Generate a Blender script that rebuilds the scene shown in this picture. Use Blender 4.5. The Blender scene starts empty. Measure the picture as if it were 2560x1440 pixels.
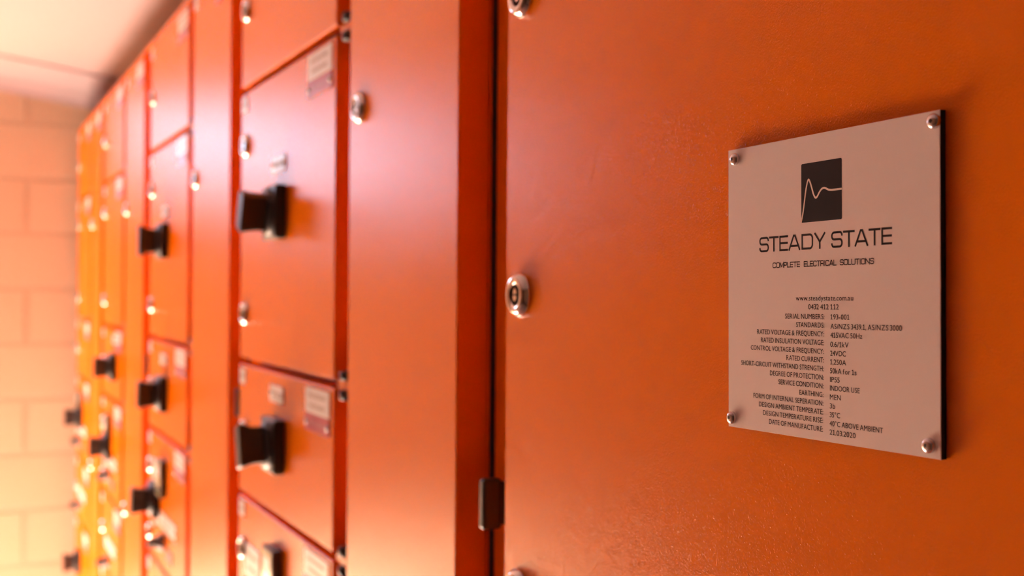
import bpy, bmesh, math, random
from mathutils import Vector, Matrix

random.seed(7)
C = bpy.context.scene
COL = C.collection

# ---------------------------------------------------------------- camera
# world: x runs along the row of cabinets (camera near x=0, far end at -x), the door fronts lie in
# the plane y=0, the camera stands 0.33 m in front of them at y=-0.33, z is up.
EYE = 1.65
DIST = 0.33
FOC = 2889.0                                   # focal length in pixels of a 2560 px wide frame
phi = math.atan(1400.0 / FOC)
ROLL, PITCH = 0.0075, 2.5 / FOC
fwd = Vector((-math.cos(phi), math.sin(phi), 0))
rgt = Vector((math.sin(phi), math.cos(phi), 0))
up = Vector((0, 0, 1)) - PITCH * fwd
fwd = (fwd + PITCH * Vector((0, 0, 1))).normalized()
r2 = (rgt + ROLL * up).normalized()
u2 = (up - ROLL * rgt).normalized()
cam_d = bpy.data.cameras.new('camera')
cam = bpy.data.objects.new('camera', cam_d)
COL.objects.link(cam)
M = Matrix.Identity(4)
for i in range(3):
    M[i][0], M[i][1], M[i][2] = r2[i], u2[i], -fwd[i]
M.translation = Vector((0, -DIST, EYE))
cam.matrix_world = M
cam_d.sensor_width = 36.0
cam_d.lens = FOC / 2560.0 * 36.0
cam_d.clip_start = 0.01
cam_d.dof.use_dof = True
cam_d.dof.focus_distance = 0.495
cam_d.dof.aperture_fstop = 9.0
C.camera = cam

# ---------------------------------------------------------------- light
C.view_settings.view_transform = 'Standard'
C.view_settings.look = 'None'
C.view_settings.gamma = 1.0
C.view_settings.use_curve_mapping = False
C.view_settings.exposure = 0.70
world = bpy.data.worlds.new('sky'); C.world = world
world.use_nodes = True
bg = world.node_tree.nodes['Background']
bg.inputs['Color'].default_value = (0.66, 0.76, 1.0, 1)
bg.inputs['Strength'].default_value = 5.9

sun_d = bpy.data.lights.new('sun', 'SUN')
sun_d.energy = 245.0
sun_d.angle = math.radians(0.8)
sun_d.color = (1.0, 0.83, 0.70)
sun = bpy.data.objects.new('sun', sun_d); COL.objects.link(sun)
sun.rotation_euler = Vector((0.58, -0.03, -0.81)).to_track_quat('-Z', 'Y').to_euler()
sun.location = (-7, -1, 6)

# ---------------------------------------------------------------- materials
def mat(name, base, rough=0.5, metal=0.0, spec=0.5, coat=0.0):
    m = bpy.data.materials.new(name); m.use_nodes = True
    b = m.node_tree.nodes['Principled BSDF']
    b.inputs['Base Color'].default_value = (*base, 1)
    b.inputs['Roughness'].default_value = rough
    b.inputs['Metallic'].default_value = metal
    b.inputs['Specular IOR Level'].default_value = spec
    b.inputs['Coat Weight'].default_value = coat
    return m

def nodes(m):
    return m.node_tree.nodes, m.node_tree.links, m.node_tree.nodes['Principled BSDF']

def bump_noise(m, scale, strength, dist, detail=2.0, stretch=None, rough_var=None):
    n, l, b = nodes(m)
    tc = n.new('ShaderNodeTexCoord'); mp = n.new('ShaderNodeMapping')
    l.new(tc.outputs['Object'], mp.inputs['Vector'])
    if stretch: mp.inputs['Scale'].default_value = stretch
    nz = n.new('ShaderNodeTexNoise')
    nz.inputs['Scale'].default_value = scale; nz.inputs['Detail'].default_value = detail
    l.new(mp.outputs['Vector'], nz.inputs['Vector'])
    bp = n.new('ShaderNodeBump')
    bp.inputs['Strength'].default_value = strength; bp.inputs['Distance'].default_value = dist
    l.new(nz.outputs['Fac'], bp.inputs['Height']); l.new(bp.outputs['Normal'], b.inputs['Normal'])
    return nz

def powder_coat(name, base, rough, ior, scale, strength, dist):
    """orange-peel paint: a diffuse base under a clear gloss with short-tailed highlights"""
    m = bpy.data.materials.new(name); m.use_nodes = True
    n, l = m.node_tree.nodes, m.node_tree.links
    n.remove(n['Principled BSDF'])
    d = n.new('ShaderNodeBsdfDiffuse'); d.inputs['Color'].default_value = (*base, 1)
    g = n.new('ShaderNodeBsdfGlossy'); g.distribution = 'BECKMANN'; g.inputs['Roughness'].default_value = rough
    g.inputs['Color'].default_value = (1, 1, 1, 1)
    fr = n.new('ShaderNodeFresnel'); fr.inputs['IOR'].default_value = ior
    mx = n.new('ShaderNodeMixShader')
    tc = n.new('ShaderNodeTexCoord'); nz = n.new('ShaderNodeTexNoise')
    nz.inputs['Scale'].default_value = scale; nz.inputs['Detail'].default_value = 1.0
    l.new(tc.outputs['Object'], nz.inputs['Vector'])
    bp = n.new('ShaderNodeBump'); bp.inputs['Strength'].default_value = strength; bp.inputs['Distance'].default_value = dist
    l.new(nz.outputs['Fac'], bp.inputs['Height'])
    for x in (d, g, fr): l.new(bp.outputs['Normal'], x.inputs['Normal'])
    mn = n.new('ShaderNodeMath'); mn.operation = 'MINIMUM'; mn.inputs[1].default_value = 0.19    # rough paint never turns into a mirror at grazing view
    l.new(fr.outputs[0], mn.inputs[0])
    l.new(mn.outputs[0], mx.inputs[0]); l.new(d.outputs[0], mx.inputs[1]); l.new(g.outputs[0], mx.inputs[2])
    l.new(mx.outputs[0], n['Material Output'].inputs['Surface'])
    return m
M_ORANGE = powder_coat('orange_powder_coat', (0.87, 0.178, 0.002), 0.24, 1.38, 1250, 0.65, 0.00029)
M_BLACK = mat('black_plastic', (0.012, 0.010, 0.010), 0.42)
bump_noise(M_BLACK, 300, 0.15, 0.0005)
M_MATT_BLACK = mat('matt_black', (0.006, 0.005, 0.005), 0.8)  # plate backing, and the shade put into the cabinet gaps
M_CHROME = mat('satin_chrome', (0.80, 0.74, 0.70), 0.12, 1.0)
bump_noise(M_CHROME, 200, 0.05, 0.0003)
M_STEEL = mat('screw_steel', (0.62, 0.60, 0.62), 0.24, 1.0)
bump_noise(M_STEEL, 500, 0.06, 0.0002)
M_RECESS_SHADE = mat('recess_shade', (0.02, 0.014, 0.008), 0.4, 0.6)  # shade inside lock and screw recesses, put into the colour
bump_noise(M_RECESS_SHADE, 200, 0.1, 0.0002)
M_WHITE = mat('white_label_plastic', (0.90, 0.88, 0.86), 0.35)
bump_noise(M_WHITE, 120, 0.05, 0.0004)
M_GREY = mat('grey_label_print', (0.46, 0.38, 0.32), 0.5)
bump_noise(M_GREY, 120, 0.05, 0.0004)
M_METER = mat('dark_grey_meter_case', (0.07, 0.055, 0.05), 0.4)
bump_noise(M_METER, 200, 0.1, 0.0004)
M_COLLAR = mat('grey_switch_collar', (0.22, 0.15, 0.14), 0.45)
bump_noise(M_COLLAR, 200, 0.1, 0.0004)
M_MAROON = mat('maroon_label_plastic', (0.42, 0.022, 0.06), 0.33)
bump_noise(M_MAROON, 120, 0.05, 0.0004)
M_PINK = mat('faded_label_print', (0.45, 0.16, 0.18), 0.4)
bump_noise(M_PINK, 120, 0.05, 0.0004)
M_SILVER = mat('brushed_aluminium', (0.95, 0.86, 0.82), 0.42, 0.1)
bump_noise(M_SILVER, 500, 0.06, 0.0003, 2, (0.05, 1, 1))
M_PRINT = mat('dark_brown_print', (0.013, 0.007, 0.006), 0.5, spec=0.15)
bump_noise(M_PRINT, 900, 0.1, 0.0002, 2, (0.1, 1, 1))
M_LINE = mat('bare_metal_line', (0.88, 0.74, 0.64), 0.45, 0.2)
bump_noise(M_LINE, 500, 0.05, 0.0003)
M_DIAL = mat('meter_face_warm_reflection', (0.80, 0.70, 0.36), 0.15)  # the yellow is a warm reflection on the display, put into the colour
bump_noise(M_DIAL, 100, 0.02, 0.0003)
M_CEIL = mat('ceiling_paint', (0.345, 0.265, 0.285), 0.7)
bump_noise(M_CEIL, 60, 0.1, 0.001)
M_FLOOR = mat('floor_concrete', (0.42, 0.34, 0.285), 0.5)
fz = bump_noise(M_FLOOR, 14, 0.2, 0.002, 6)
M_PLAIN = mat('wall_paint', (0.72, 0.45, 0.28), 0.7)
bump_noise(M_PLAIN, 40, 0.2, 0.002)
M_GROUND = mat('outdoor_red_earth', (0.10, 0.047, 0.007), 0.8)  # red earth, its warm tone chosen for the glow on the doors
bump_noise(M_GROUND, 20, 0.3, 0.003)
M_YARD = mat('dark_yard_wall', (0.10, 0.038, 0.008), 0.9)
bump_noise(M_YARD, 10, 0.3, 0.01)
M_DIM = mat('wall_paint_dimmed', (0.13, 0.075, 0.042), 0.7)  # aisle wall, colour darkened to keep haze and light off the near doors
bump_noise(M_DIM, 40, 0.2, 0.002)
M_LOWBOUNCE = mat('wall_paint_low_bounce', (0.07, 0.035, 0.018), 0.7)  # wall behind the camera, darkened so little light bounces onto the near end
bump_noise(M_LOWBOUNCE, 40, 0.2, 0.002)
M_FRAME = mat('white_aluminium_frame', (0.7, 0.68, 0.64), 0.4)
bump_noise(M_FRAME, 60, 0.05, 0.0005)

def block_wall(name, base, mortar):
    m = mat(name, base, 0.6)
    n, l, b = nodes(m)
    tc = n.new('ShaderNodeTexCoord'); sp = n.new('ShaderNodeSeparateXYZ')
    l.new(tc.outputs['Object'], sp.inputs['Vector'])
    cb = n.new('ShaderNodeCombineXYZ')
    a1 = n.new('ShaderNodeMath'); a1.inputs[1].default_value = 0.135
    a2 = n.new('ShaderNodeMath'); a2.inputs[1].default_value = -0.0366
    l.new(sp.outputs['Y'], a1.inputs[0]); l.new(sp.outputs['Z'], a2.inputs[0])
    l.new(a1.outputs[0], cb.inputs['X']); l.new(a2.outputs[0], cb.inputs['Y'])
    br = n.new('ShaderNodeTexBrick')
    br.inputs['Scale'].default_value = 1.0
    br.inputs['Brick Width'].default_value = 0.30
    br.inputs['Row Height'].default_value = 0.1604
    br.inputs['Mortar Size'].default_value = 0.007
    br.inputs['Mortar Smooth'].default_value = 0.25
    br.inputs['Color1'].default_value = (*base, 1)
    br.inputs['Color2'].default_value = (base[0] * 0.96, base[1] * 0.95, base[2] * 0.94, 1)
    br.inputs['Mortar'].default_value = (*mortar, 1)
    l.new(cb.outputs[0], br.inputs['Vector'])
    l.new(br.outputs['Color'], b.inputs['Base Color'])
    nz = n.new('ShaderNodeTexNoise'); nz.inputs['Scale'].default_value = 90; nz.inputs['Detail'].default_value = 4
    l.new(tc.outputs['Object'], nz.inputs['Vector'])
    mx = n.new('ShaderNodeMath'); mx.operation = 'MULTIPLY_ADD'
    mx.inputs[1].default_value = -1.0
    l.new(br.outputs['Fac'], mx.inputs[0])
    ns = n.new('ShaderNodeMath'); ns.operation = 'MULTIPLY'; ns.inputs[1].default_value = 0.12
    l.new(nz.outputs['Fac'], ns.inputs[0]); l.new(ns.outputs[0], mx.inputs[2])
    bp = n.new('ShaderNodeBump'); bp.inputs['Strength'].default_value = 0.9; bp.inputs['Distance'].default_value = 0.014
    l.new(mx.outputs[0], bp.inputs['Height']); l.new(bp.outputs['Normal'], b.inputs['Normal'])
    return m
M_WALL = block_wall('cream_block_wall', (0.47, 0.33, 0.235), (0.415, 0.285, 0.20))

# ---------------------------------------------------------------- mesh helpers
ORIGIN = {}          # world origin of every object built here

def empty(name, loc, label=None, cat=None, group=None, kind=None, roty=0.0):
    o = bpy.data.objects.new(name, None); COL.objects.link(o)
    o.empty_display_size = 0.05
    o.location = loc; o.rotation_euler = (0, roty, 0)
    if label: o['label'] = label
    if cat: o['category'] = cat
    if group: o['group'] = group
    if kind: o['kind'] = kind
    ORIGIN[o.name] = Vector(loc)
    return o

def link(name, me, parent=None, loc=(0, 0, 0), roty=0.0):
    """one mesh object; loc in world coordinates (parents are never rotated except the nameplate, handled apart)"""
    o = bpy.data.objects.new(name, me); COL.objects.link(o)
    loc = Vector(loc)
    ORIGIN[o.name] = loc.copy()
    if parent is not None:
        o.parent = parent
        loc = loc - ORIGIN[parent.name]
    o.location = loc; o.rotation_euler = (0, roty, 0)
    return o

def mesh(name, bm, mats, smooth=False):
    bmesh.ops.recalc_face_normals(bm, faces=bm.faces)
    me = bpy.data.meshes.new(name); bm.to_mesh(me); bm.free()
    for m in (mats if isinstance(mats, (list, tuple)) else [mats]): me.materials.append(m)
    if smooth:
        for p in me.polygons: p.use_smooth = True
    return me

def box(bm, x0, x1, y0, y1, z0, z1, bev=0.0, seg=2, mi=0, vert_only=False):
    vs = [bm.verts.new((x, y, z)) for x in (x0, x1) for y in (y0, y1) for z in (z0, z1)]
    F = [(0, 1, 3, 2), (4, 6, 7, 5), (0, 4, 5, 1), (2, 3, 7, 6), (0, 2, 6, 4), (1, 5, 7, 3)]
    fs = [bm.faces.new([vs[i] for i in f]) for f in F]
    for f in fs: f.material_index = mi
    if bev > 0:
        es = set(e for f in fs for e in f.edges)
        r = bmesh.ops.bevel(bm, geom=list(es), offset=bev, segments=seg, affect='EDGES', profile=0.5)
        for f in r['faces']: f.material_index = mi

def wbox(name, m, parent, s0, s1, d0, d1, h0, h1, bev=0.0, seg=2):
    """box given along the row (s), depth (d) and height above the floor; origin at its own centre"""
    cx, cy, cz = -(s0 + s1) / 2, (d0 + d1) / 2, (h0 + h1) / 2
    bm = bmesh.new()
    w, d, h = abs(s1 - s0) / 2, abs(d1 - d0) / 2, abs(h1 - h0) / 2
    box(bm, -w, w, -d, d, -h, h, bev, seg)
    return link(name, mesh(name, bm, m), parent, (cx, cy, cz))

def lathe(bm, prof, n=32, mi=None, cap=True):
    """profile of (radius, depth towards -y); axis along y"""
    rings = []
    for r, y in prof:
        if r < 1e-7: rings.append([bm.verts.new((0, -y, 0))])
        else: rings.append([bm.verts.new((r * math.cos(2 * math.pi * k / n), -y, r * math.sin(2 * math.pi * k / n))) for k in range(n)])
    for i in range(len(rings) - 1):
        a, b = rings[i], rings[i + 1]
        m_i = mi[i] if mi else 0
        for k in range(n):
            k2 = (k + 1) % n
            if len(a) == 1 and len(b) == 1: continue
            if len(a) == 1: f = bm.faces.new((a[0], b[k], b[k2]))
            elif len(b) == 1: f = bm.faces.new((a[k], a[k2], b[0]))
            else: f = bm.faces.new((a[k], a[k2], b[k2], b[k]))
            f.material_index = m_i; f.smooth = True

# ---------------------------------------------------------------- shared small parts (local origin on the door face, -y outwards)
def lock_mesh():
    bm = bmesh.new()
    R = 0.0146
    prof = [(R - 0.0005, 0.0), (R, 0.0006), (R, 0.0016), (0.0118, 0.0052), (0.0112, 0.0056), (0.0090, 0.0056), (0.0074, 0.0048),
            (0.0070, 0.0046), (0.0066, 0.0015), (0.0, 0.0012)]
    lathe(bm, prof, 40, [0, 0, 0, 0, 0, 0, 0, 1, 1])
    # the key insert: a slim stadium-shaped bit standing in the recess
    pts = []
    for k in range(24):
        a = 2 * math.pi * k / 24
        pts.append((0.0030 * math.cos(a), 0.0032 * math.sin(a) + (0.0014 if math.sin(a) > 0 else -0.0014)))
    lo = [bm.verts.new((x, -0.0012, z)) for x, z in pts]
    hi = [bm.verts.new((x * 0.85, -0.0046, z * 0.9)) for x, z in pts]
    for k in range(24):
        bm.faces.new((lo[k], lo[(k + 1) % 24], hi[(k + 1) % 24], hi[k])).material_index = 0
    bm.faces.new(hi).material_index = 0
    # a slot across the insert, its shade drawn as a dark bar
    box(bm, -0.0024, 0.0024, -0.0049, -0.0045, -0.0007, 0.0007, mi=1)
    me = mesh('lock', bm, [M_CHROME, M_RECESS_SHADE])
    return me
ME_LOCK = lock_mesh()

def handle_mesh():
    bm = bmesh.new()
    box(bm, -0.030, 0.030, -0.013, 0.0, -0.030, 0.030, 0.003, 3)
    return bm

def ring_rect(bm, hw, hh, y, rot, r=0.003, n=4, zoff=0.0):
    out = []
    for cx, cz, a0 in ((hw - r, hh - r, 0), (-hw + r, hh - r, 90), (-hw + r, -hh + r, 180), (hw - r, -hh + r, 270)):
        for k in range(n + 1):
            a = math.radians(a0 + 90 * k / n)
            x, z = cx + r * math.cos(a), cz + r * math.sin(a)
            xr, zr = x * math.cos(rot) + z * math.sin(rot), -x * math.sin(rot) + z * math.cos(rot)
            out.append(bm.verts.new((xr, y, zr + zoff)))
    return out

def rotary_mesh(tilt, flare=1.0):
    """square escutcheon, round collar and a waisted grip turned by tilt degrees"""
    bm = handle_mesh()
    lathe(bm, [(0.027, 0.0125), (0.0255, 0.0165), (0.021, 0.0175), (0.0, 0.0175)], 32)
    rot = math.radians(tilt)
    sec = [(0.0095, 0.0205, 0.0170), (0.0090, 0.0200, 0.0240), (0.0095, 0.0204, 0.0320), (0.0108, 0.0212 * flare, 0.0400),
           (0.0110, 0.0218 * flare, 0.0440), (0.0100, 0.0208 * flare, 0.0455)]
    rings = [ring_rect(bm, a, b, -y, rot) for a, b, y in sec]
    for a, b in zip(rings, rings[1:]):
        n = len(a)
        for k in range(n): bm.faces.new((a[k], a[(k + 1) % n], b[(k + 1) % n], b[k]))
    bm.faces.new(rings[-1])
    return mesh('rotary_handle', bm, M_BLACK)

def label_mesh(name, w, h, rows, base, ink, screws=False, t=0.0012):
    bm = bmesh.new()
    box(bm, -w / 2, w / 2, -t, 0, -h / 2, h / 2, 0.0004, 1)
    mats = [base, ink, M_STEEL]
    rnd = random.Random(int(w * 1e4 + h * 1e5 + rows))
    for i in range(rows):                                     # rows of engraving, too small to read
        z = h * (0.5 - (i + 0.75) / (rows + 0.5))
        ln = w * rnd.uniform(0.5, 0.72)
        x = -ln / 2
        while x < ln / 2:
            g = rnd.uniform(0.002, 0.006)
            box(bm, x, min(x + g, ln / 2), -t - 0.0001, -t + 0.00005, z - h * 0.16 / rows, z + h * 0.16 / rows, mi=1)
            x += g + 0.0012
    if screws:
        for sx in (-1, 1):
            bm2 = bmesh.new()
            lathe(bm2, [(0.0030, t), (0.0028, t + 0.0010), (0.0018, t + 0.0017), (0, t + 0.0019)], 14)
            tmp = bpy.data.meshes.new('tmp'); bm2.to_mesh(tmp); bm2.free()
            k0 = len(bm.verts); f0 = len(bm.faces)
            bm.from_mesh(tmp); bpy.data.meshes.remove(tmp)
            bm.verts.ensure_lookup_table(); bm.faces.ensure_lookup_table()
            for v in bm.verts[k0:]: v.co.x += sx * (w / 2 - 0.0055)
            for f in bm.faces[f0:]: f.material_index = 2
    return mesh(name, bm, mats)

ME_STICKER = label_mesh('sticker', 0.028, 0.019, 1, M_WHITE, M_GREY)
ME_SMALL = label_mesh('label_plate', 0.058, 0.019, 1, M_WHITE, M_GREY, True)
ME_BIG = label_mesh('label_plate', 0.084, 0.026, 2, M_WHITE, M_GREY)
ME_MAROON = label_mesh('warning_label', 0.084, 0.017, 1, M_MAROON, M_PINK, True)
ME_LONG = label_mesh('label_plate', 0.165, 0.026, 1, M_WHITE, M_GREY, True)
ME_NOTE = label_mesh('label_plate', 0.075, 0.040, 2, M_WHITE, M_GREY)
ME_TINYRED = label_mesh('warning_label', 0.050, 0.020, 1, M_MAROON, M_PINK)
ME_ROUND = label_mesh('sticker', 0.030, 0.022, 1, M_WHITE, M_GREY)

def meter_mesh():
    bm = bmesh.new()
    box(bm, -0.024, 0.024, -0.011, 0, -0.031, 0.031, 0.002, 2)
    box(bm, -0.0205, 0.0205, -0.0116, -0.0105, -0.0275, 0.0275, mi=1)
    box(bm, -0.015, 0.015, -0.0119, -0.0114, 0.004, 0.020, mi=2)
    for k in range(3):
        box(bm, -0.014 + k * 0.0105, -0.007 + k * 0.0105, -0.0135, -0.0114, -0.022, -0.016, 0.0006, 1, mi=3)
    return mesh('meter', bm, [M_METER, M_DIAL, M_WHITE, M_BLACK])
ME_METER = meter_mesh()

def selector_mesh():
    bm = bmesh.new()
    lathe(bm, [(0.0150, 0), (0.0150, 0.003), (0.0135, 0.008), (0.0115, 0.009), (0.0115, 0.012), (0.0, 0.012)], 28, [1, 1, 1, 0, 0])
    rings = [ring_rect(bm, 0.0055 - i * 0.0006, 0.0125 - 0.0008 * i, -y, math.radians(50), 0.002, 3) for i, y in enumerate((0.012, 0.020, 0.027))]
    for a, b in zip(rings, rings[1:]):
        n = len(a)
        for k in range(n): bm.faces.new((a[k], a[(k + 1) % n], b[(k + 1) % n], b[k]))
    bm.faces.new(rings[-1])
    return mesh('selector_switch', bm, [M_BLACK, M_COLLAR])
ME_SELECTOR = selector_mesh()

def knuckle_mesh():
    bm = bmesh.new()
    lathe(bm, [(0.0, -0.0045), (0.0072, -0.0045), (0.0088, -0.0030), (0.0088, 0.0030), (0.0072, 0.0045), (0.0, 0.0045)], 24)
    me = mesh('hinge', bm, M_BLACK)
    me.transform(Matrix.Rotation(math.radians(90), 4, 'X'))
    return me
ME_KNUCKLE = knuckle_mesh()

def hinge_block_mesh():
    bm = bmesh.new()
    box(bm, -0.0047, 0.0047, -0.00725, 0.00725, -0.0177, 0.0177, 0.0028, 4)
    box(bm, -0.0012, 0.0012, 0.006, 0.0180, -0.0150, 0.0150)
    return mesh('hinge', bm, M_BLACK)
ME_HINGE = hinge_block_mesh()

# ---------------------------------------------------------------- the cabinets
TOP = EYE + 0.455
DOOR_T = 0.025
GAP = 0.0045
SEAMS = [0.447, 0.247, -0.0925, -0.2585, -0.4885, -0.665, -1.50]

LOOKS = {'lock': 'round chrome lock', 'rotary_handle': 'black rotary handle', 'label_plate': 'white label plate', 'warning_label': 'maroon label',
         'sticker': 'small white sticker', 'meter': 'dark meter with a pale face', 'selector_switch': 'small black selector switch'}

def on_door(name, me, door, s, H, tilt=0.0):
    o = link(name, me, door, (-s, -0.0001, EYE + H), tilt)
    if name in LOOKS: o['label'] = LOOKS[name]
    return o

def make_door(cab, s0, s1, H0, H1):
    """s0 is the hinge side (nearest the camera), s1 the lock side"""
    return wbox('door', M_ORANGE, cab, s0, s1, 0.0, DOOR_T, EYE + H0, EYE + H1, 0.0016, 3)

def make_cabinet(s0, s1, label):
    cab = empty('switchboard_cabinet', (-(s0 + s1) / 2, 0.3, 0.0), label, 'cabinet', 'orange switchboard cabinets in a row')
    wbox('plinth', M_BLACK, cab, s0 + 0.004, s1 - 0.004, 0.06, 0.58, 0.0, 0.10)
    wbox('carcass', M_ORANGE, cab, s0, s1, DOOR_T + 0.0006, 0.60, 0.10, TOP - 0.007, 0.001, 1)
    wbox('top_panel', M_ORANGE, cab, s0, s1, 0.001, 0.602, TOP - 0.0068, TOP, 0.001, 2)
    return cab

def cable_door(cab, neighbour, s0, s1, lock_s, dress=True):
    d = make_door(cab, s0, s1, SEAMS[-1], SEAMS[0] - 0.002)
    for H in (0.162, -0.467, -1.10): on_door('lock', ME_LOCK, d, lock_s, H)
    if dress:
        on_door('sticker', ME_STICKER, d, s1 - 0.022, 0.428)
        on_door('label_plate', ME_BIG, d, s0 + 0.053, 0.424)
        on_door('warning_label', ME_MAROON, d, s0 + 0.053, 0.402)
    for H in (-0.1490, -1.2):                       # hinge bodies in the channel, carried by the neighbour's frame
        link('hinge', ME_HINGE, neighbour, (-(s0 - 0.0443), 0.00725, EYE + H))
    return d

LOCKS = [[0.345], [0.176, -0.033], [-0.179], [-0.325, -0.447], [-0.574], [-0.80, -1.15]]

def door_column(cab, s0, s1, lock_s):
    out = []
    for k in range(6):
        d = make_door(cab, s0, s1, SEAMS[k + 1] + (GAP if k < 5 else 0), SEAMS[k] - (GAP if k else 0.002))
        for H in LOCKS[k]: on_door('lock', ME_LOCK, d, lock_s, H)
        on_door('sticker', ME_STICKER, d, s1 - 0.020, SEAMS[k] - 0.019)
        on_door('label_plate', ME_BIG, d, s0 + 0.053, SEAMS[k] - 0.022)
        on_door('warning_label', ME_MAROON, d, s0 + 0.053, SEAMS[k] - 0.0445)
        out.append(d)
    for k in range(1, 6):
        for dz in (0.0092, -0.0092):
            link('hinge', ME_KNUCKLE, cab, (-(s0 - 0.020), 0.0085, EYE + SEAMS[k] + dz))
        # the orange hinge leaf between the two knuckles
        wbox('hinge_leaf', M_ORANGE, cab, s0 - 0.030, s0 + 0.0005 - 0.001, 0.004, 0.007, EYE + SEAMS[k] - 0.0035, EYE + SEAMS[k] + 0.0035)
    return out

def gap_shade(cab, s):  # black strip added in the gap to stand for its deep shade
    wbox('gap_shade', M_MATT_BLACK, cab, s - 0.0049, s + 0.0049, 0.0262, 0.0300, 0.11, TOP - 0.012)

# A: the cabinet with the nameplate
cabA = make_cabinet(-0.03, 0.7612, 'orange switchboard cabinet with one wide door that carries the silver nameplate')
doorA = make_door(cabA, -0.005, 0.6905, SEAMS[-1], SEAMS[0] - 0.002)
for H in (0.3815, 0.1890, -0.0037, -0.1945, -0.387): on_door('lock', ME_LOCK, doorA, 0.6675, H)

# B
cabB = make_cabinet(0.7716, 1.5290, 'orange switchboard cabinet directly left of the nameplate cabinet, with the two largest black handles')
gap_shade(cabB, 0.7664)
cable_door(cabB, cabA, 0.7722, 1.0285, 0.996, False)
B = door_column(cabB, 1.0715, 1.472, 1.443)
on_door('rotary_handle', rotary_mesh(22), B[1], 1.278, 0.0835)
on_door('label_plate', ME_SMALL, B[1], 1.284, 0.1385)
on_door('rotary_handle', rotary_mesh(-16, 1.1), B[2], 1.278, -0.176)
on_door('label_plate', ME_SMALL, B[2], 1.284, -0.1205)
on_door('meter', ME_METER, B[3], 1.281, -0.322)
on_door('label_plate', ME_NOTE, B[3], 1.395, -0.335)

# C
cabC = make_cabinet(1.5394, 2.2950, 'orange switchboard cabinet second to the left of the nameplate cabinet, with three black handles')
gap_shade(cabC, 1.5342)
cable_door(cabC, cabB, 1.540, 1.802, 1.772)
Cc = door_column(cabC, 1.840, 2.222, 2.190)
H0 = rotary_mesh(0, 1.2)
on_door('rotary_handle', H0, Cc[1], 2.045, 0.0775)
on_door('label_plate', ME_SMALL, Cc[1], 2.050, 0.130)
H1 = rotary_mesh(6, 1.05)
on_door('rotary_handle', H1, Cc[2], 2.045, -0.184)
on_door('label_plate', ME_SMALL, Cc[2], 2.055, -0.126)
def dress_lower(d, s0, hs, hH=-0.376):
    on_door('meter', ME_METER, d, s0 + 0.20, -0.328)
    on_door('label_plate', ME_NOTE, d, s0 + 0.285, -0.330)
    on_door('rotary_handle', H1, d, hs, hH)
    on_door('label_plate', ME_LONG, d, s0 + 0.17, -0.404)
    on_door('sticker', ME_ROUND, d, s0 + 0.295, -0.417)
    on_door('selector_switch', ME_SELECTOR, d, s0 + 0.20, -0.438)
    on_door('warning_label', ME_TINYRED, d, s0 + 0.145, -0.453)
dress_lower(Cc[3], 1.840, 2.115)

# D
cabD = make_cabinet(2.3054, 3.0050, 'orange switchboard cabinet third to the left of the nameplate cabinet, with two small black handles')
gap_shade(cabD, 2.3002)
cable_door(cabD, cabC, 2.306, 2.565, 2.535)
D = door_column(cabD, 2.608, 2.950, 2.915)
on_door('rotary_handle', H1, D[2], 2.715, -0.181)
on_door('label_plate', ME_SMALL, D[2], 2.720, -0.121)
dress_lower(D[3], 2.608, 2.805, -0.369)
on_door('label_plate', ME_LONG, D[4], 2.78, -0.598)
on_door('selector_switch', ME_SELECTOR, D[4], 2.81, -0.637)

# E
cabE = make_cabinet(3.0154, 3.606, 'narrow orange switchboard cabinet at the far end of the row against the block wall')
gap_shade(cabE, 3.0102)
cable_door(cabE, cabD, 3.016, 3.222, 3.190)
Ee = door_column(cabE, 3.262, 3.590, 3.552)
dress_lower(Ee[3], 3.262, 3.44, -0.367)
on_door('label_plate', ME_LONG, Ee[4], 3.43, -0.585)
on_door('selector_switch', ME_SELECTOR, Ee[4], 3.46, -0.617)
on_door('rotary_handle', H0, Ee[5], 3.455, -0.775)

# ---------------------------------------------------------------- the nameplate
NP = empty('nameplate', (-0.378, 0.0, EYE + 0.0020), 'square silver nameplate screwed to the wide orange door, with dark emblem and lettering', 'nameplate', roty=-math.radians(0.78))
HALF = 0.0644
PT = 0.0031                                             # plate thickness

def np_part(name, bm, mats, y=0.0, smooth=False):
    me = mesh(name, bm, mats, smooth)
    o = bpy.data.objects.new(name, me); COL.objects.link(o)
    o.parent = NP; o.location = (0, y, 0)
    return o
bm = bmesh.new(); box(bm, -HALF, HALF, -PT + 0.0004, -0.0002, -HALF, HALF, 0.0001, 1)
o = np_part('backing_board', bm, M_MATT_BLACK); o['label'] = 'black edge of the plate'
bm = bmesh.new(); box(bm, -HALF, HALF, -PT, -PT + 0.0004, -HALF, HALF, 0.00012, 1)
np_part('metal_face', bm, M_SILVER)

PA = math.radians(0.78)
def at(px, py, p=PT):
    d = (px - 1280) * r2 - (py - 720) * u2 + FOC * fwd
    P = d * ((DIST - p) / d.y)
    x, z = P.x + 0.378, P.z - 0.0020
    return (x * math.cos(PA) + z * math.sin(PA), -x * math.sin(PA) + z * math.cos(PA))

def flat(bm, pts, y, mi=0):
    f = bm.faces.new([bm.verts.new((x, y, z)) for x, z in pts]); f.material_index = mi

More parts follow.
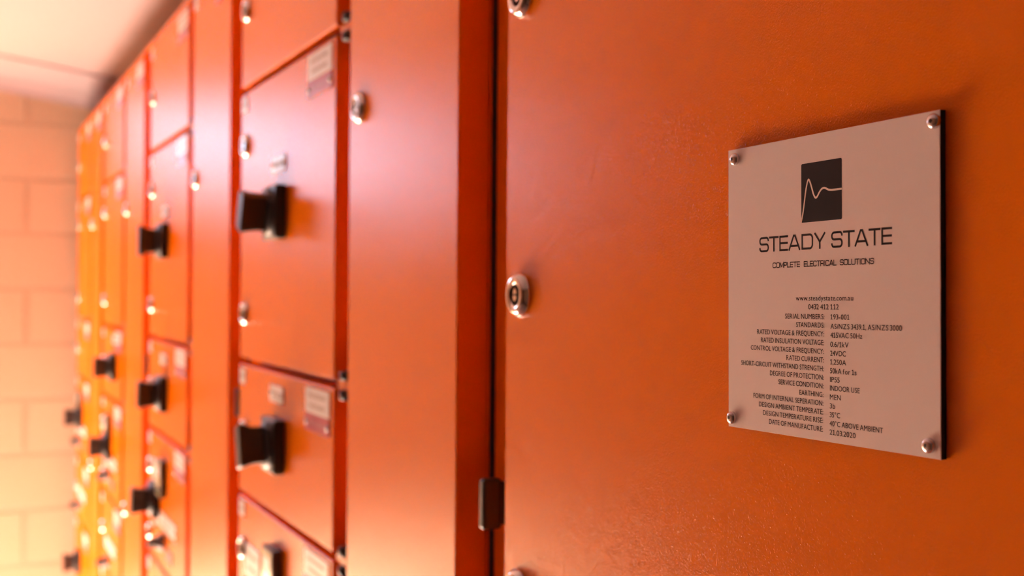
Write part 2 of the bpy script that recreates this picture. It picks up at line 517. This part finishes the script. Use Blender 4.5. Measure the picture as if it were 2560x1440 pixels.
def ribbon(bm, pts, w, y, closed=False, mi=0):
    n = len(pts); L = []; R = []
    for i in range(n):
        p = Vector(pts[i])
        a = Vector(pts[i - 1]) if (i > 0 or closed) else None
        b = Vector(pts[(i + 1) % n]) if (i < n - 1 or closed) else None
        d1 = (p - a).normalized() if a is not None else None
        d2 = (b - p).normalized() if b is not None else None
        if d1 is None: d1 = d2
        if d2 is None: d2 = d1
        n1, n2 = Vector((-d1.y, d1.x)), Vector((-d2.y, d2.x))
        m = (n1 + n2); m = m.normalized() if m.length > 1e-6 else n1
        k = (w / 2) / max(0.35, m.dot(n1))
        L.append(bm.verts.new((p.x + m.x * k, y, p.y + m.y * k))); R.append(bm.verts.new((p.x - m.x * k, y, p.y - m.y * k)))
    for i in range(n if closed else n - 1):
        j = (i + 1) % n
        bm.faces.new((L[i], L[j], R[j], R[i])).material_index = mi

def rpath(pts, closed=False, n=6):
    """polyline with (x, z, corner radius)"""
    out = []; N = len(pts)
    for i, (x, z, r) in enumerate(pts):
        if r <= 0 or (not closed and i in (0, N - 1)): out.append((x, z)); continue
        p = Vector((x, z)); a = Vector(pts[i - 1][:2]); b = Vector(pts[(i + 1) % N][:2])
        d1, d2 = (a - p).normalized(), (b - p).normalized()
        t1, t2 = p + d1 * r, p + d2 * r
        for k in range(n + 1):
            t = k / n
            # quarter-round corner: blend of the two tangents
            ang = t * math.pi / 2
            q = p + d1 * r * (1 - math.sin(ang)) + d2 * r * (1 - math.cos(ang))
            out.append((q.x, q.y))
    return out

def spline(P, n=8):
    out = []
    for i in range(len(P) - 1):
        p0, p1, p2, p3 = P[max(i - 1, 0)], P[i], P[i + 1], P[min(i + 2, len(P) - 1)]
        for k in range(n):
            t = k / n
            out.append(tuple(0.5 * ((2 * p1[c]) + (-p0[c] + p2[c]) * t + (2 * p0[c] - 5 * p1[c] + 4 * p2[c] - p3[c]) * t * t + (-p0[c] + 3 * p1[c] - 3 * p2[c] + p3[c]) * t ** 3) for c in (0, 1)))
    out.append(P[-1]); return out

# the emblem: a dark rounded square with a decaying wave drawn through it
E0 = at(2003.6, 557.2); E1 = at(2104.6, 394.3)
bm = bmesh.new()
r = 0.0007
flat(bm, rpath([(E0[0], E0[1], r), (E1[0], E0[1], r), (E1[0], E1[1], r), (E0[0], E1[1], r)], True), -PT - 0.00006)
np_part('emblem', bm, M_PRINT)
WAVE = [(176, 1330), (190, 1275), (206, 1190), (222, 1080), (241, 930), (256, 800), (272, 690), (296, 570), (318, 523), (344, 565), (375, 668),
        (408, 790), (435, 850), (457, 866), (484, 838), (520, 765), (560, 706), (590, 684), (618, 678), (650, 690), (690, 711), (740, 717), (800, 713), (870, 705), (962, 693)]
bm = bmesh.new()
ribbon(bm, spline([at(1980 + x / 7.578, 380 + y / 7.578) for x, y in WAVE], 6), 0.00082, -PT - 0.00012)
o = np_part('emblem_wave', bm, M_LINE); o['label'] = 'light wavy line across the dark emblem'

# squared sans capitals: strokes in a unit-high box
def glyph(ch, w, sw, r):
    a, b = sw / 2, w - sw / 2; lo, hi, mid = sw / 2, 1 - sw / 2, 0.51
    g = {
        'S': [([(b, 0.71, 0), (b, hi, r * 0.92), (a, hi, r), (a, mid, r), (b, mid, r), (b, lo, r), (a, lo, r * 0.92), (a, 0.29, 0)], 0)],
        'T': [([(0, hi, 0), (w, hi, 0)], 0), ([(w / 2, hi, 0), (w / 2, 0, 0)], 0)],
        'E': [([(w, hi, 0), (a, hi, 0), (a, lo, 0), (w, lo, 0)], 0), ([(a, mid, 0), (w * 0.98, mid, 0)], 0)],
        'A': [([(a * 0.9, 0, 0), (w / 2 - sw * 0.32, 1 - sw * 0.1, 0)], 0), ([(w / 2 + sw * 0.32, 1 - sw * 0.1, 0), (w - a * 0.9, 0, 0)], 0),
              ([(w / 2 - sw * 0.85, hi, 0), (w / 2 + sw * 0.85, hi, 0)], 0), ([(w * 0.19, 0.29, 0), (w * 0.81, 0.29, 0)], 0)],
        'D': [([(a, lo, 0), (b, lo, r * 1.25), (b, hi, r * 1.25), (a, hi, 0)], 1)],
        'Y': [([(a * 0.9, 1, 0), (w / 2, 0.44, 0), (w - a * 0.9, 1, 0)], 0), ([(w / 2, 0.46, 0), (w / 2, 0, 0)], 0)],
        'C': [([(b, 0.70, 0), (b, hi, r), (a, hi, r), (a, lo, r), (b, lo, r), (b, 0.30, 0)], 0)],
        'O': [([(a, lo, r), (b, lo, r), (b, hi, r), (a, hi, r)], 1)],
        'M': [([(a, 0, 0), (a, hi, 0), (w / 2, 0.16, 0), (b, hi, 0), (b, 0, 0)], 0)],
        'P': [([(a, 0, 0), (a, hi, 0), (b, hi, r), (b, 0.42, r), (a, 0.42, 0)], 0)],
        'R': [([(a, 0, 0), (a, hi, 0), (b, hi, r), (b, 0.45, r), (a, 0.45, 0)], 0), ([(w * 0.6, 0.45, 0), (b, 0.30, 0), (b, 0, 0)], 0)],
        'L': [([(a, 1, 0), (a, lo, 0), (w, lo, 0)], 0)],
        'I': [([(w / 2, 1, 0), (w / 2, 0, 0)], 0)],
        'U': [([(a, 1, 0), (a, lo, r), (b, lo, r), (b, 1, 0)], 0)],
        'N': [([(a, 0, 0), (a, hi, 0), (b, lo, 0), (b, 1, 0)], 0)],
    }[ch]
    return [(rpath(p, bool(c)), bool(c)) for p, c in g]

def put_glyph(bm, ch, x0, x1, z0, z1, sw, y):
    """letter filling x0..x1, z0..z1 with true stroke width sw (metres)"""
    h = z1 - z0
    for i, (pts, closed) in enumerate(glyph(ch, (x1 - x0) / h, sw / h, 0.195)):     # strokes lie a hair apart in depth
        ribbon(bm, [(x0 + x * h, z0 + z * h) for x, z in pts], sw, y - i * 6e-6, closed)

bm = bmesh.new()
HEAD = [('S', 125, 285), ('T', 290, 450), ('E', 462, 607), ('A', 613, 817), ('D', 835, 1030), ('Y', 1045, 1242), ('S', 1335, 1528), ('T', 1535, 1731),
        ('A', 1726, 1962), ('T', 1965, 2167), ('E', 2180, 2362)]
def hx(px, row):
    return at(1880 + px / 6.737, row)[0]
zb = (at(1898.6, 631.0)[1] + at(2230, 611.0)[1]) / 2
zt = (at(1898.6, 593.2)[1] + at(2230, 567.6)[1]) / 2
for ch, a, b in HEAD: put_glyph(bm, ch, hx(a, 605), hx(b, 600), zb, zt, 0.00088, -PT - 0.00006)
np_part('heading_lettering', bm, M_PRINT)

bm = bmesh.new()
WW = {'C': 1, 'O': 1.04, 'M': 1.12, 'P': .92, 'L': .80, 'E': .88, 'T': .96, 'R': 1, 'I': .34, 'A': 1.1, 'S': 1, 'U': 1.02, 'N': 1.06}
zb = (at(1932, 670.5)[1] + at(2185.3, 659.9)[1]) / 2
zt = (at(1932, 656.9)[1] + at(2185.3, 644.2)[1]) / 2
for word, a, b in (('COMPLETE', 350, 808), ('ELECTRICAL', 873, 1425), ('SOLUTIONS', 1480, 2057)):
    x0, x1 = hx(a, 665), hx(b, 658)
    gap = 0.025
    tot = sum(WW[c] for c in word) + gap * (len(word) - 1)
    k = (x1 - x0) / tot; x = x0
    for c in word:
        put_glyph(bm, c, x, x + WW[c] * k, zb, zt, 0.00038, -PT - 0.00006)
        x += (WW[c] + gap) * k
np_part('tagline_lettering', bm, M_PRINT)

# the small lettering (outline font turned into meshes, fitted to the measured lines)
def text_outline(body):
    cu = bpy.data.curves.new('lettering', 'FONT'); cu.body = body; cu.size = 1.0; cu.resolution_u = 3
    ob = bpy.data.objects.new('lettering', cu); COL.objects.link(ob)
    bpy.context.view_layer.update()
    me = bpy.data.meshes.new_from_object(ob.evaluated_get(bpy.context.evaluated_depsgraph_get()))
    bpy.data.objects.remove(ob); bpy.data.curves.remove(cu)
    return me
ref = text_outline('H'); CAP = max(v.co.y for v in ref.vertices); bpy.data.meshes.remove(ref)

GLYPHS = {}
def outline(ch):
    """glyph as (vertices, faces), left edge at 0, cap height 1"""
    if ch not in GLYPHS:
        if ch == '1':                                 # a one with a flag and a foot
            s = 0.145
            GLYPHS[ch] = ([(0.25 - s / 2 + 0.02, 0), (0.25 + s / 2 + 0.02, 0), (0.25 + s / 2 + 0.02, 1), (0.25 - s / 2 + 0.06, 1), (0.0, 0.86), (0.0, 0.73), (0.25 - s / 2 + 0.02, 0.84),
                           (0.01, 0), (0.01, -0.001), (0.52, 0.0), (0.52, 0.115), (0.25 + s / 2 + 0.02, 0.115), (0.25 - s / 2 + 0.02, 0.115), (0.01, 0.115)],
                          [(0, 1, 11, 12), (12, 11, 2, 3, 6), (6, 3, 4, 5), (7, 0, 12, 13), (1, 9, 10, 11)])
        else:
            me = text_outline(ch)
            x0 = min(v.co.x for v in me.vertices)
            GLYPHS[ch] = ([((v.co.x - x0) / CAP, v.co.y / CAP) for v in me.vertices], [tuple(p.vertices) for p in me.polygons])
            bpy.data.meshes.remove(me)
    return GLYPHS[ch]
KERN = {'AV': -.16, 'VA': -.14, 'AT': -.14, 'TA': -.10, 'LT': -.12}

ROUND_L, ROUND_R = set('CGOQ0689oecdaq35&'), set('DOQ0689oecbpPRSB35s')
OPEN_L, OPEN_R = set('AVTYWwvyzJ47/,.:2tfk'), set('AVTYWwvyzLFKkr7/,.:24tEC')
def bearing(ch, rounds, opens):
    return 0.035 if ch in opens else (0.065 if ch in rounds else 0.115)

def text_line(bm, body, pl, pr, capz):
    """body between two photo points (left and right end of the base line) on the plate"""
    (xa, za), (xb, zb_) = at(*pl), at(*pr)
    z = (za + zb_) / 2
    x = 0.0; put = []; end = 0.0
    for i, ch in enumerate(body):
        if ch == ' ': x += 0.34; continue
        V, F = outline(ch)
        if i: x += KERN.get(body[i - 1] + ch, 0.0) + bearing(ch, ROUND_L, OPEN_L)
        put.append((x, V, F)); end = x + max(v[0] for v in V)
        x = end + bearing(ch, ROUND_R, OPEN_R)
    k = (xb - xa) / end
    for n_, (x0, V, F) in enumerate(put):
        for c, sh in enumerate((-0.013, 0.013)):      # laid twice, a hair apart, for the weight of the engraving
            vs = [bm.verts.new((xa + (x0 + vx + sh) * k, -PT - 0.00006 - 5e-6 * c, z + vz * capz)) for vx, vz in V]
            for f in F: bm.faces.new([vs[q] for q in f])

CAPZ = 0.00211
bm = bmesh.new()
text_line(bm, 'www.steadystate.com.au', (1990, 751.6), (2133, 751.2), CAPZ)
text_line(bm, '0432 412 112', (2020.9, 773.4), (2096.9, 773.4), CAPZ)
np_part('contact_lettering', bm, M_PRINT)

ROWS = [('SERIAL NUMBERS:', 1963.1, 798.1, '193-001', 2123.5, 798.5), ('STANDARDS:', 1990.6, 819.6, 'AS/NZS 3439.1, AS/NZS 3000', 2255, 822.1),
        ('RATED VOLTAGE & FREQUENCY:', 1893.1, 841.3, '415VAC 50Hz', 2155.6, 844.0), ('RATED INSULATION VOLTAGE:', 1902.5, 863.1, '0.6/1kV', 2121.6, 867.0),
        ('CONTROL VOLTAGE & FREQUENCY:', 1877.5, 885.0, '24VDC', 2114.6, 889.2), ('RATED CURRENT:', 1966.3, 906.4, '1,250A', 2115.4, 910.8),
        ('SHORT-CIRCUIT WITHSTAND STRENGTH:', 1853.4, 928.2, '50kA for 1s', 2141.2, 933.0), ('DEGREE OF PROTECTION:', 1925.1, 949.9, 'IP55', 2099.4, 954.8),
        ('SERVICE CONDITION:', 1946.5, 971.5, 'INDOOR USE', 2149.3, 976.2), ('EARTHING:', 1998.9, 993.2, 'MEN', 2102.0, 998.4),
        ('FORM OF INTERNAL SEPERATION:', 1884.0, 1014.6, '3b', 2088.2, 1020.8), ('DESIGN AMBIENT TEMPERATE:', 1897.6, 1036.3, '35\u00b0C', 2100.4, 1042.7),
        ('DESIGN TEMPERATURE RISE:', 1908.3, 1057.8, '40\u00b0C ABOVE AMBIENT', 2207.7, 1064.6), ('DATE OF MANUFACTURE:', 1923.0, 1079.5, '21.03.2020', 2139.1, 1086.2)]
bm = bmesh.new()
for i, (a, xl, yb, b, xr, yv) in enumerate(ROWS):
    t = i / 13.0
    xc = 2061 - 3.4 * t                               # the colons' right edge
    zc = at(xc, yb)[1]
    def px_y(x, z):                                   # y of the level line through the colon at pixel column x
        lo, hi = 700.0, 1150.0
        for _ in range(40):
            m_ = (lo + hi) / 2
            if at(x, m_)[1] > z: lo = m_
            else: hi = m_
        return lo
    text_line(bm, a, (xl, px_y(xl, zc)), (xc, yb), CAPZ)
    xv = 2076.7 - 2.6 * t
    zv = at(xv, yv)[1]
    text_line(bm, b, (xv, yv), (xr, px_y(xr, zv)), CAPZ)
np_part('ratings_lettering', bm, M_PRINT)

# pan-head screws, the shade of the cross recess drawn as dark faces
def screw_mesh(rot):
    bm = bmesh.new()
    lathe(bm, [(0.00285, 0.0), (0.0029, 0.0008), (0.00272, 0.0015), (0.0022, 0.0020), (0.0014, 0.00228), (0.0, 0.0024)], 28)
    for k in range(2):
        a = rot + k * math.pi / 2
        c, s = math.cos(a), math.sin(a)
        L, W = 0.0021, 0.00052
        y0 = -0.00255
        pts = [(-L, 0), (-W, W), (0, W * 1.4), (W, W), (L, 0), (W, -W), (0, -W * 1.4), (-W, -W)]
        v = []
        for x, z in pts:
            rr = math.hypot(x, z)
            yy = -(0.0024 - 0.00050 * (rr / 0.0022) ** 2) - 0.00006
            v.append(bm.verts.new((x * c - z * s, yy, x * s + z * c)))
        cc = bm.verts.new((0, -0.00247, 0))
        for i in range(8): bm.faces.new((v[i], v[(i + 1) % 8], cc)).material_index = 1
    return mesh('screw', bm, [M_STEEL, M_RECESS_SHADE])
for (px, py, rot) in ((1835, 398, 0.35), (2332.5, 302.5, 0.75), (1827.5, 1044, 0.2), (2319.5, 1114, 0.1)):
    x, z = at(px, py, PT + 0.0010)
    so = bpy.data.objects.new('screw', screw_mesh(rot)); COL.objects.link(so)
    so.parent = NP; so.location = (x, -PT, z)

# ---------------------------------------------------------------- the room
def struct(name, bm, m, loc=(0, 0, 0)):
    o = link(name, mesh(name, bm, m), None, loc); o['kind'] = 'structure'; return o
SE, SN = 3.64, -0.55                     # far end wall; unseen wall set close behind the camera to cut light
DF, DB = -1.7, 0.66                     # unseen aisle wall, brought in to cut light; wall behind the cabinets
def ceil_z(d): return EYE + 0.6486 - 0.135 * (d + 0.205)

bm = bmesh.new(); box(bm, -SE, -SN, DF, DB, -0.08, 0.0); struct('floor', bm, M_FLOOR)
bm = bmesh.new()
v = []
for x in (-SE, -SN):
    for d in (DF, DB):
        v.append((bm.verts.new((x, d, ceil_z(d))), bm.verts.new((x, d, ceil_z(d) + 0.08))))
for q in ((0, 1, 3, 2),):
    bm.faces.new([v[i][0] for i in q]); bm.faces.new([v[i][1] for i in q])
for a, b in ((0, 1), (1, 3), (3, 2), (2, 0)): bm.faces.new((v[a][0], v[b][0], v[b][1], v[a][1]))
struct('ceiling', bm, M_CEIL)

# far end wall with a tall doorway to the outside beside the cabinets (just left of the picture)
DOOR = (-1.05, -0.25, 0.0, 2.27)
bm = bmesh.new()
ds = [DF - 0.1, DOOR[0], DOOR[1], DB + 0.1]; zs = [0.0, DOOR[3], 2.9]
for d0, d1 in zip(ds, ds[1:]):
    for z0, z1 in zip(zs, zs[1:]):
        if DOOR[0] < (d0 + d1) / 2 < DOOR[1] and z1 <= DOOR[3]: continue
        box(bm, -SE - 0.10, -SE, d0, d1, z0, z1)
bmesh.ops.remove_doubles(bm, verts=bm.verts, dist=1e-5)
struct('wall_left', bm, M_WALL)
bm = bmesh.new(); box(bm, -SE, -SN, DB, DB + 0.1, 0, 2.9); struct('wall_rear', bm, M_PLAIN)
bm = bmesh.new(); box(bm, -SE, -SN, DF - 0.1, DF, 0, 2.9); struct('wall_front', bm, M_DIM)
bm = bmesh.new(); box(bm, -SN, -SN + 0.1, DF - 0.1, DB + 0.1, 0, 2.9); struct('wall_right', bm, M_LOWBOUNCE)

# coved cornice along the top of the end wall, following the rake of the ceiling
bm = bmesh.new()
prof = [(0.0, 0.0), (0.0, -0.090), (0.006, -0.090), (0.010, -0.074), (0.026, -0.046), (0.052, -0.024), (0.080, -0.010), (0.090, -0.006), (0.090, 0.0)]
ends = []
for d in (DF, DB):
    ends.append([bm.verts.new((-SE + x, d, ceil_z(d) + z)) for x, z in prof])
n = len(prof)
for k in range(n): bm.faces.new((ends[0][k], ends[0][(k + 1) % n], ends[1][(k + 1) % n], ends[1][k]))
bm.faces.new(ends[0]); bm.faces.new(list(reversed(ends[1])))
struct('trim_1', bm, M_CEIL)

# door frame, and the yard outside: red earth in the sun and a dark boundary wall beyond it
bm = bmesh.new()
a, b, c, e = DOOR
box(bm, -SE - 0.1, -SE - 0.02, a, a + 0.04, 0, e - 0.04); box(bm, -SE - 0.1, -SE - 0.02, b - 0.04, b, 0, e - 0.04); box(bm, -SE - 0.1, -SE - 0.02, a, b, e - 0.04, e)
struct('door_1', bm, M_FRAME)
bm = bmesh.new(); box(bm, -SE - 14.0, -SE - 0.1, -16, 10, -0.10, -0.02); struct('ground', bm, M_GROUND)
bm = bmesh.new(); box(bm, -8.6, -8.4, -16, 10, -0.02, 2.38); struct('wall_outside', bm, M_YARD)
